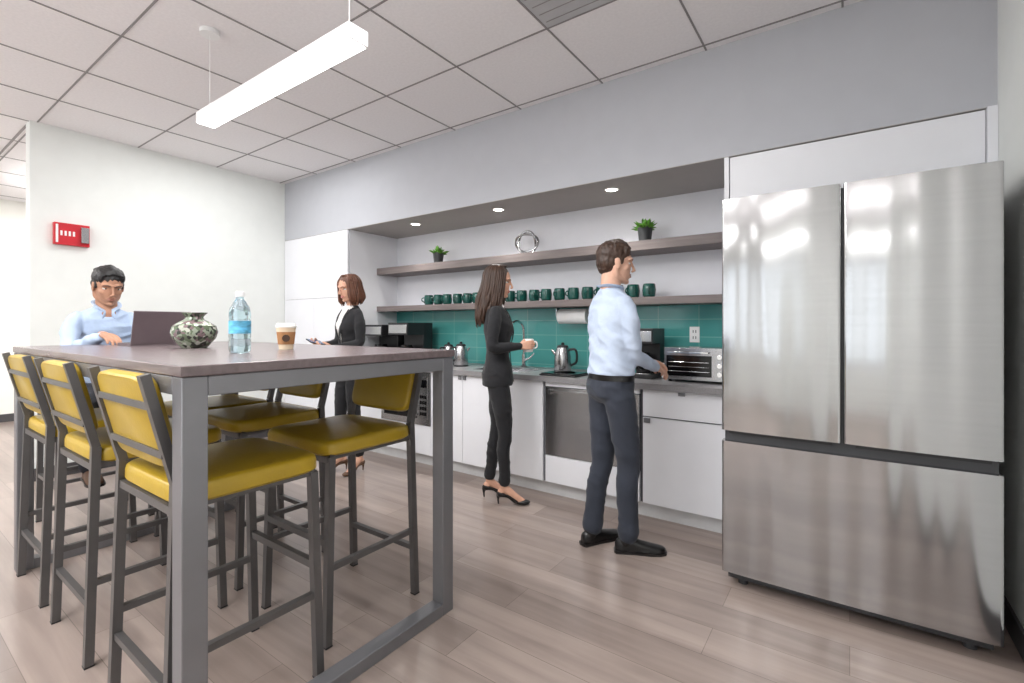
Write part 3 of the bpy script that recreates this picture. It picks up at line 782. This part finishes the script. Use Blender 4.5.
# ------------------------------------------------------------ pendant & downlights
def pendant(x0, x1, y, zb, up=10):
    b = B(); h = .06; w = .046
    b.box(x0, x1, y-w, y+w, zb+.016, zb+h); b.box(x0, x0+.012, y-w, y+w, zb, zb+.016); b.box(x1-.012, x1, y-w, y+w, zb, zb+.016)
    b.mi = 1; b.box(x0+.012, x1-.012, y-w+.003, y+w-.003, zb-.004, zb+.018)
    b.mi = 0
    for xx in (x0+.06, x1-.06):
        b.cyl((xx, y, zb+h), (xx, y, H-.02), .0018, n=6); b.cyl((xx, y, H-.025), (xx, y, H-.001), .05, n=24)
        b.cyl((xx, y, zb+h), (xx, y, zb+h+.03), .008, n=8)
    b.obj('pendant_light', [M['white'], M['glow']], smooth=True)
    for rot, z, e in ((0, zb-.01, 22), (math.pi, zb+h+.06, up)):
        if e <= 0: continue
        l = bpy.data.lights.new('pendant_lamp', 'AREA'); l.shape = 'RECTANGLE'; l.size = x1-x0; l.size_y = .09; l.energy = e; l.color = (1, .998, .99)
        o = bpy.data.objects.new('pendant_lamp', l); COL.objects.link(o); o.location = ((x0+x1)/2, y, z); o.rotation_euler = (rot, 0, 0)
pendant(-2.98, -1.60, 1.2, 2.385, 0)
pendant(-3.4, -1.7, -1.0, 2.38, 30)  # this pendant and the next two are added out of view as fill light
pendant(-6.4, -4.7, -1.0, 2.38, 30)
pendant(-1.3, .2, -2.4, 2.38, 26)
pendant(-7.9, -6.6, 1.6, 2.6, 12)
for xx in (-3.42, -2.42, -1.40):
    b = B(); b.lathe([(.052, 2.2362), (.052, 2.231), (.042, 2.229), (.040, 2.2355)], (xx, 3.22, 0), 28)
    b.mi = 1; b.cyl((xx, 3.22, 2.2315), (xx, 3.22, 2.2355), .039)
    b.obj('recessed_downlight', [M['white'], M['glow2']])
    l = bpy.data.lights.new('downlight_lamp', 'SPOT'); l.energy = 30; l.spot_size = R(130); l.spot_blend = .8; l.shadow_soft_size = .05; l.color = (1, .975, .93)
    o = bpy.data.objects.new('downlight_lamp', l); COL.objects.link(o); o.location = (xx, 3.22, 2.22)
for (xx, yy, e) in ((-2.2, -.6, 46), (-5.2, -1.4, 50), (-1.0, .9, 28), (-7.6, 1.6, 52), (-4.2, 1.9, 25)):  # added soft fill lamps under the ceiling, with no fixture behind them
    l = bpy.data.lights.new('fill_lamp', 'AREA'); l.shape = 'SQUARE'; l.size = 1.2; l.energy = e; l.color = (1, .998, .995)
    o = bpy.data.objects.new('fill_lamp', l); COL.objects.link(o); o.location = (xx, yy, H-.02)

# ------------------------------------------------------------ fire alarm
b = B(); b.box(XL, XL+.045, 1.02, 1.245, 1.925, 2.105)
b.mi = 1; b.box(XL+.045, XL+.05, 1.03, 1.045, 1.94, 2.09)
for k in range(4): b.box(XL+.045, XL+.047, 1.058+k*.026, 1.072+k*.026, 2.0, 2.04)
b.mi = 2; b.box(XL+.045, XL+.075, 1.185, 1.235, 1.95, 2.08)
b.obj('fire_alarm_strobe', [M['red'], M['white'], M['steel2']], bevel=.003)

# ------------------------------------------------------------ shelf items
b = B()
xx = -3.50
while xx < -1.15:
    yy = 3.48+random.uniform(-.01, .01); k = 1.12
    def q(L): return [(r*k if r > .002 else r, 1.461+(z-1.461)*k) for r, z in L]
    b.lathe(q([(.001, 1.461), (.030, 1.461), (.040, 1.475), (.044, 1.51), (.040, 1.545), (.037, 1.552), (.033, 1.548), (.036, 1.51), (.03, 1.475), (.001, 1.47)]), (xx, yy, 0), 14)
    a = random.uniform(-2.4, -.9); d = Vector((math.cos(a), math.sin(a), 0)); c0 = Vector((xx, yy, 1.512))
    b.tube([c0+d*.042+Vector((0, 0, .024)), c0+d*.068+Vector((0, 0, .018)), c0+d*.072-Vector((0, 0, .006)), c0+d*.044-Vector((0, 0, .024))], [.0055]*4, n=8, k=4)
    xx += .127
b.obj('coffee_mugs', [M['mug']], angle=20)

def plant(x, y, z, s):
    b = B(); b.lathe([(.001, 0), (.036, 0), (.045, .085), (.047, .09), (.041, .09), (.039, .08), (.001, .078)], (0, 0, 0), 20)
    b.mi = 1
    for i in range(60):
        a = random.uniform(0, 6.28); el = random.uniform(.2, 1.5); L = random.uniform(.05, .085)
        d = Vector((math.cos(a)*math.cos(el), math.sin(a)*math.cos(el), math.sin(el))); p = Vector((d.x*.02, d.y*.02, .08))
        sd = d.cross(Vector((0, 0, 1))).normalized(); q = d.cross(sd)*.004
        vs = [p, p+d*L*.35+sd*.010-q, p+d*L*.75+sd*.010+Vector((0, 0, -.002)), p+d*L+Vector((0, 0, -.008)), p+d*L*.75-sd*.010+Vector((0, 0, -.002)), p+d*L*.35-sd*.010-q, p+d*L*.5+q*2]
        b.add(vs, [(0, 1, 6), (1, 2, 6), (2, 3, 6), (3, 4, 6), (4, 5, 6), (5, 0, 6)])
    ob = b.obj('potted_succulent', [M['pot'], M['leaf']]); ob.location = (x, y, z); ob.scale = (s,)*3
plant(-3.35, 3.46, 1.87, 1.2); plant(-1.24, 3.46, 1.87, 1.2)
b = B(); n = 60
for ph in (0, math.pi):
    pts = []
    for i in range(n+1):
        t = 2*math.pi*i/n; rr = .088+.013*math.cos(2*t+ph)
        pts.append((rr*math.cos(t), .018*math.sin(2*t+ph), rr*math.sin(t)))
    b.tube(pts, [.010]*len(pts), n=8, k=2, cap=False)
b.box(-.03, .03, -.025, .025, -.108, -.095)
ob = b.obj('ring_sculpture', [M['steel2']]); ob.location = (-2.31, 3.49, 1.978); ob.rotation_euler = (0, 0, R(20))

# ------------------------------------------------------------ counter items
Z = .882
def brewer(x, y, s=1.0, h=.34, w=.2, d=.26, name='coffee_maker', body='dark', trim='steel2'):
    b = B(); W = w/2
    b.box(-W, W, -d/2, d/2, 0, .03); b.box(-W, W, d*.12, d/2, .03, h); b.box(-W, W, -d/2, d*.12, h*.70, h)
    b.mi = 1; b.box(-W*.92, W*.92, -d/2-.004, -d/2, h*.74, h*.95); b.box(-W*.7, W*.7, -d*.42, 0, .03, .036)
    b.mi = 2; b.lathe([(.001, .037), (W*.62, .037), (W*.7, .08), (W*.62, .14), (W*.42, .165), (W*.42, .18), (.001, .182)], (0, -d*.17, 0), 24)
    b.mi = 0; b.tube([(0, -d*.17-W*.5, .155), (0, -d*.17-W*1.1, .15), (0, -d*.17-W*1.15, .09), (0, -d*.17-W*.66, .07)], [.008]*4, n=8)
    ob = b.obj(name, [M[body], M[trim], M['black']], bevel=.005); ob.location = (x, y, Z); ob.scale = (s,)*3; return ob
brewer(-3.62, 3.34, 1.0, .40, .28, .34, trim='steel2'); brewer(-3.98, 3.32, 1.0, .38, .30, .34, trim='steel2')
brewer(-1.195, 3.36, 1.0, .35, .18, .26, body='dark', trim='steel2')
def pot(x, y, name, rz=0, s=1):
    b = B(); b.lathe([(.001, 0), (.062, 0), (.066, .01), (.064, .12), (.05, .175), (.046, .185), (.001, .186)], (0, 0, 0), 28)
    b.cyl((.05, 0, .13), (.085, 0, .165), .014, .008, n=12)
    b.mi = 1; b.lathe([(.001, .186), (.046, .186), (.04, .2), (.012, .206), (.012, .222), (.001, .224)], (0, 0, 0), 24)
    b.tube([(-.05, 0, .17), (-.1, 0, .165), (-.105, 0, .08), (-.064, 0, .05)], [.009]*4, n=8)
    b.lathe([(.001, -.001), (.067, -.001), (.067, .012), (.001, .013)], (0, 0, 0), 24)
    ob = b.obj(name, [M['steel2'], M['dark']]); ob.location = (x, y, Z+.001); ob.rotation_euler = (0, 0, rz); ob.scale = (s,)*3
pot(-2.91, 3.3, 'coffee_carafe', R(60)); pot(-3.12, 3.36, 'coffee_carafe', R(80), .95)
pot(-1.88, 3.36, 'electric_kettle', R(200), 1.05)
def canister(x, y, s=1):
    b = B(); b.lathe([(.001, 0), (.034, 0), (.036, .004), (.036, .12), (.001, .12)], (0, 0, 0), 24); b.mi = 1
    b.lathe([(.001, .12), (.037, .12), (.037, .132), (.012, .134), (.010, .148), (.001, .149)], (0, 0, 0), 24)
    ob = b.obj('canister', [M['white'], M['steel2']]); ob.location = (x, y, Z); ob.scale = (s,)*3
canister(-1.058, 3.50, .9); canister(-1.058, 3.38, .9)
b = B(); b.box(-.15, .15, -.12, .12, 0, .012); b.mi = 1; b.box(-.14, .14, -.11, .11, .012, .02); b.lathe([(.08, .021), (.085, .023), (.09, .021)], (0, 0, 0), 28)
ob = b.obj('induction_hotplate', [M['dark'], M['black']], bevel=.003); ob.location = (-1.74, 3.14, Z+.001)
b = B(); b.cyl((-2.0, 3.53, 1.33), (-1.74, 3.53, 1.33), .062, n=36); b.mi = 1; b.cyl((-2.02, 3.53, 1.33), (-1.72, 3.53, 1.33), .012)
b.box(-2.025, -2.018, 3.50, 3.56, 1.33, 1.404); b.box(-1.722, -1.715, 3.50, 3.56, 1.33, 1.404)
b.obj('paper_towel_roll', [M['towel'], M['steel2']])
b = B(); b.box(-.20, .20, -.13, .14, .015, .225)
b.mi = 1; b.box(-.185, .10, -.134, -.13, .04, .175); b.mi = 2
for k in range(3): b.box(-.17, .085, -.137, -.134, .07+k*.03, .073+k*.03)
b.mi = 3; b.bar((-.17, -.155, .195), (.085, -.155, .195), .012, .012); b.box(-.165, -.155, -.155, -.13, .19, .2); b.box(.07, .08, -.155, -.13, .19, .2)
for k in range(3): b.cyl((.15, -.13, .06+k*.055), (.15, -.15, .06+k*.055), .016, n=16)
b.mi = 1
for sx in (-.17, .17):
    for sy in (-.1, .1): b.cyl((sx, sy, 0), (sx, sy, .016), .012, n=10)
ob = b.obj('toaster_oven', [M['steel2'], M['black'], M['chrome'], M['chrome']], bevel=.004); ob.location = (-.815, 3.33, Z)
for xx in (-.93, -2.75):
    b = B(); b.box(xx-.035, xx+.035, YW-.018, YW-.012, 1.13, 1.245); b.mi = 1
    for zz in (1.165, 1.21): b.box(xx-.012, xx-.007, YW-.0195, YW-.018, zz-.01, zz+.01); b.box(xx+.007, xx+.012, YW-.0195, YW-.018, zz-.01, zz+.01)
    b.obj('power_outlet', [M['white'], M['dark']])

# ------------------------------------------------------------ table items
Tz = tz+.0005
b = B(); rb = .038
b.lathe([(.001, 0), (.03, .001), (.036, .006), (rb, .015), (rb, .05), (rb*.95, .056), (rb, .062), (rb, .075)], (0, 0, 0), 32)
b.lathe([(rb, .125), (rb*.95, .131), (rb, .137), (rb, .155), (.034, .175), (.02, .2), (.0135, .208), (.0135, .222), (.001, .222)], (0, 0, 0), 32)
b.mi = 1; b.lathe([(.001, .0755), (rb+.0005, .0755), (rb+.0005, .1245), (.001, .1245)], (0, 0, 0), 32)
b.mi = 2; b.lathe([(.001, .218), (.0155, .218), (.0155, .236), (.014, .238), (.001, .238)], (0, 0, 0), 20)
ob = b.obj('water_bottle', [M['water'], M['label'], M['white']]); ob.location = (-1.93, .90, Tz)
def papercup(name, x, y):
    b = B(); b.lathe([(.001, 0), (.029, 0), (.041, .098), (.001, .098)], (0, 0, 0), 32)
    b.mi = 1; b.lathe([(.0325, .022), (.0335, .022), (.0395, .078), (.0385, .078)], (0, 0, 0), 32)
    b.mi = 2; b.lathe([(.001, .097), (.043, .097), (.044, .104), (.04, .108), (.038, .116), (.034, .117), (.033, .112), (.001, .112)], (0, 0, 0), 32)
    b.mi = 3; b.cyl((.0, -.034, .05), (.0, -.0385, .05), .016, n=20)
    ob = b.obj(name, [M['paper'], M['sleeve'], M['lid'], M['ink']]); ob.location = (x, y, Tz); ob.rotation_euler = (0, 0, R(60))
papercup('paper_coffee_cup', -2.08, 1.17)
b = B(); b.lathe([(.001, 0), (.05, 0), (.058, .008), (.088, .045), (.098, .075), (.09, .105), (.06, .125), (.04, .136), (.036, .146), (.046, .16), (.055, .168), (.052, .169), (.04, .158), (.031, .146), (.001, .13)], (0, 0, 0), 40)
ob = b.obj('mosaic_vase', [M['vase']]); ob.location = (-2.56, .985, Tz)
b = B(); b.box(-3.26, -3.06, .88, 1.14, Tz, Tz+.014)
b.mi = 1; b.box(-3.20, -3.08, .89, 1.13, Tz+.014, Tz+.0155)
b.mi = 0
T = Matrix.Translation((-3.06, 1.01, Tz+.012)) @ Matrix.Rotation(R(17), 4, 'Y')
b.M = T; b.box(-.004, .004, -.13, .13, 0, .178); b.mi = 2; b.box(-.0045, -.004, -.123, .123, .01, .17); b.M = Matrix.Identity(4)
b.obj('laptop', [M['laptop'], M['dark'], M['screen']], bevel=.0015)

# held mug and phone
Wm = rw.matrix_world @ mw['r']
c = Wm @ Vector((.078, 0, -.052))
b = B(); b.lathe([(.001, -.045), (.030, -.045), (.036, -.03), (.038, .045), (.035, .047), (.033, .04), (.032, -.03), (.001, -.036)], (0, 0, 0), 28)
b.tube([(.036, 0, .028), (.06, 0, .024), (.062, 0, -.01), (.036, 0, -.02)], [.005]*4, n=8)
ob = b.obj('coffee_mug', [M['white']]); ob.location = c; ob.rotation_euler = (0, 0, R(20))
Wp = rp_.matrix_world @ mp_['r']
b = B(); b.box(-.072, .072, -.035, .035, -.004, .004); b.mi = 1; b.box(-.068, .068, -.032, .032, -.0045, -.004)
ob = b.obj('smartphone', [M['black'], M['screen']], bevel=.003)
ob.matrix_world = Wp @ Matrix.Translation((.10, 0, -.026)) @ Matrix.Diagonal((1/.93/.92,)*3+(1,)) 

# ------------------------------------------------------------ world & camera
w = bpy.data.worlds.new('world'); SC.world = w; w.use_nodes = True
bg = w.node_tree.nodes['Background']; bg.inputs[0].default_value = (.9, .95, 1, 1); bg.inputs[1].default_value = 2.8
cam = bpy.data.cameras.new('camera'); co = bpy.data.objects.new('camera', cam); COL.objects.link(co)
cam.lens = 477/1024*36; cam.sensor_width = 36; cam.shift_y = -15.5/1024; cam.clip_start = .03
co.location = (0, 0, 1.25); co.rotation_euler = (R(90), 0, R(35.3))
SC.camera = co
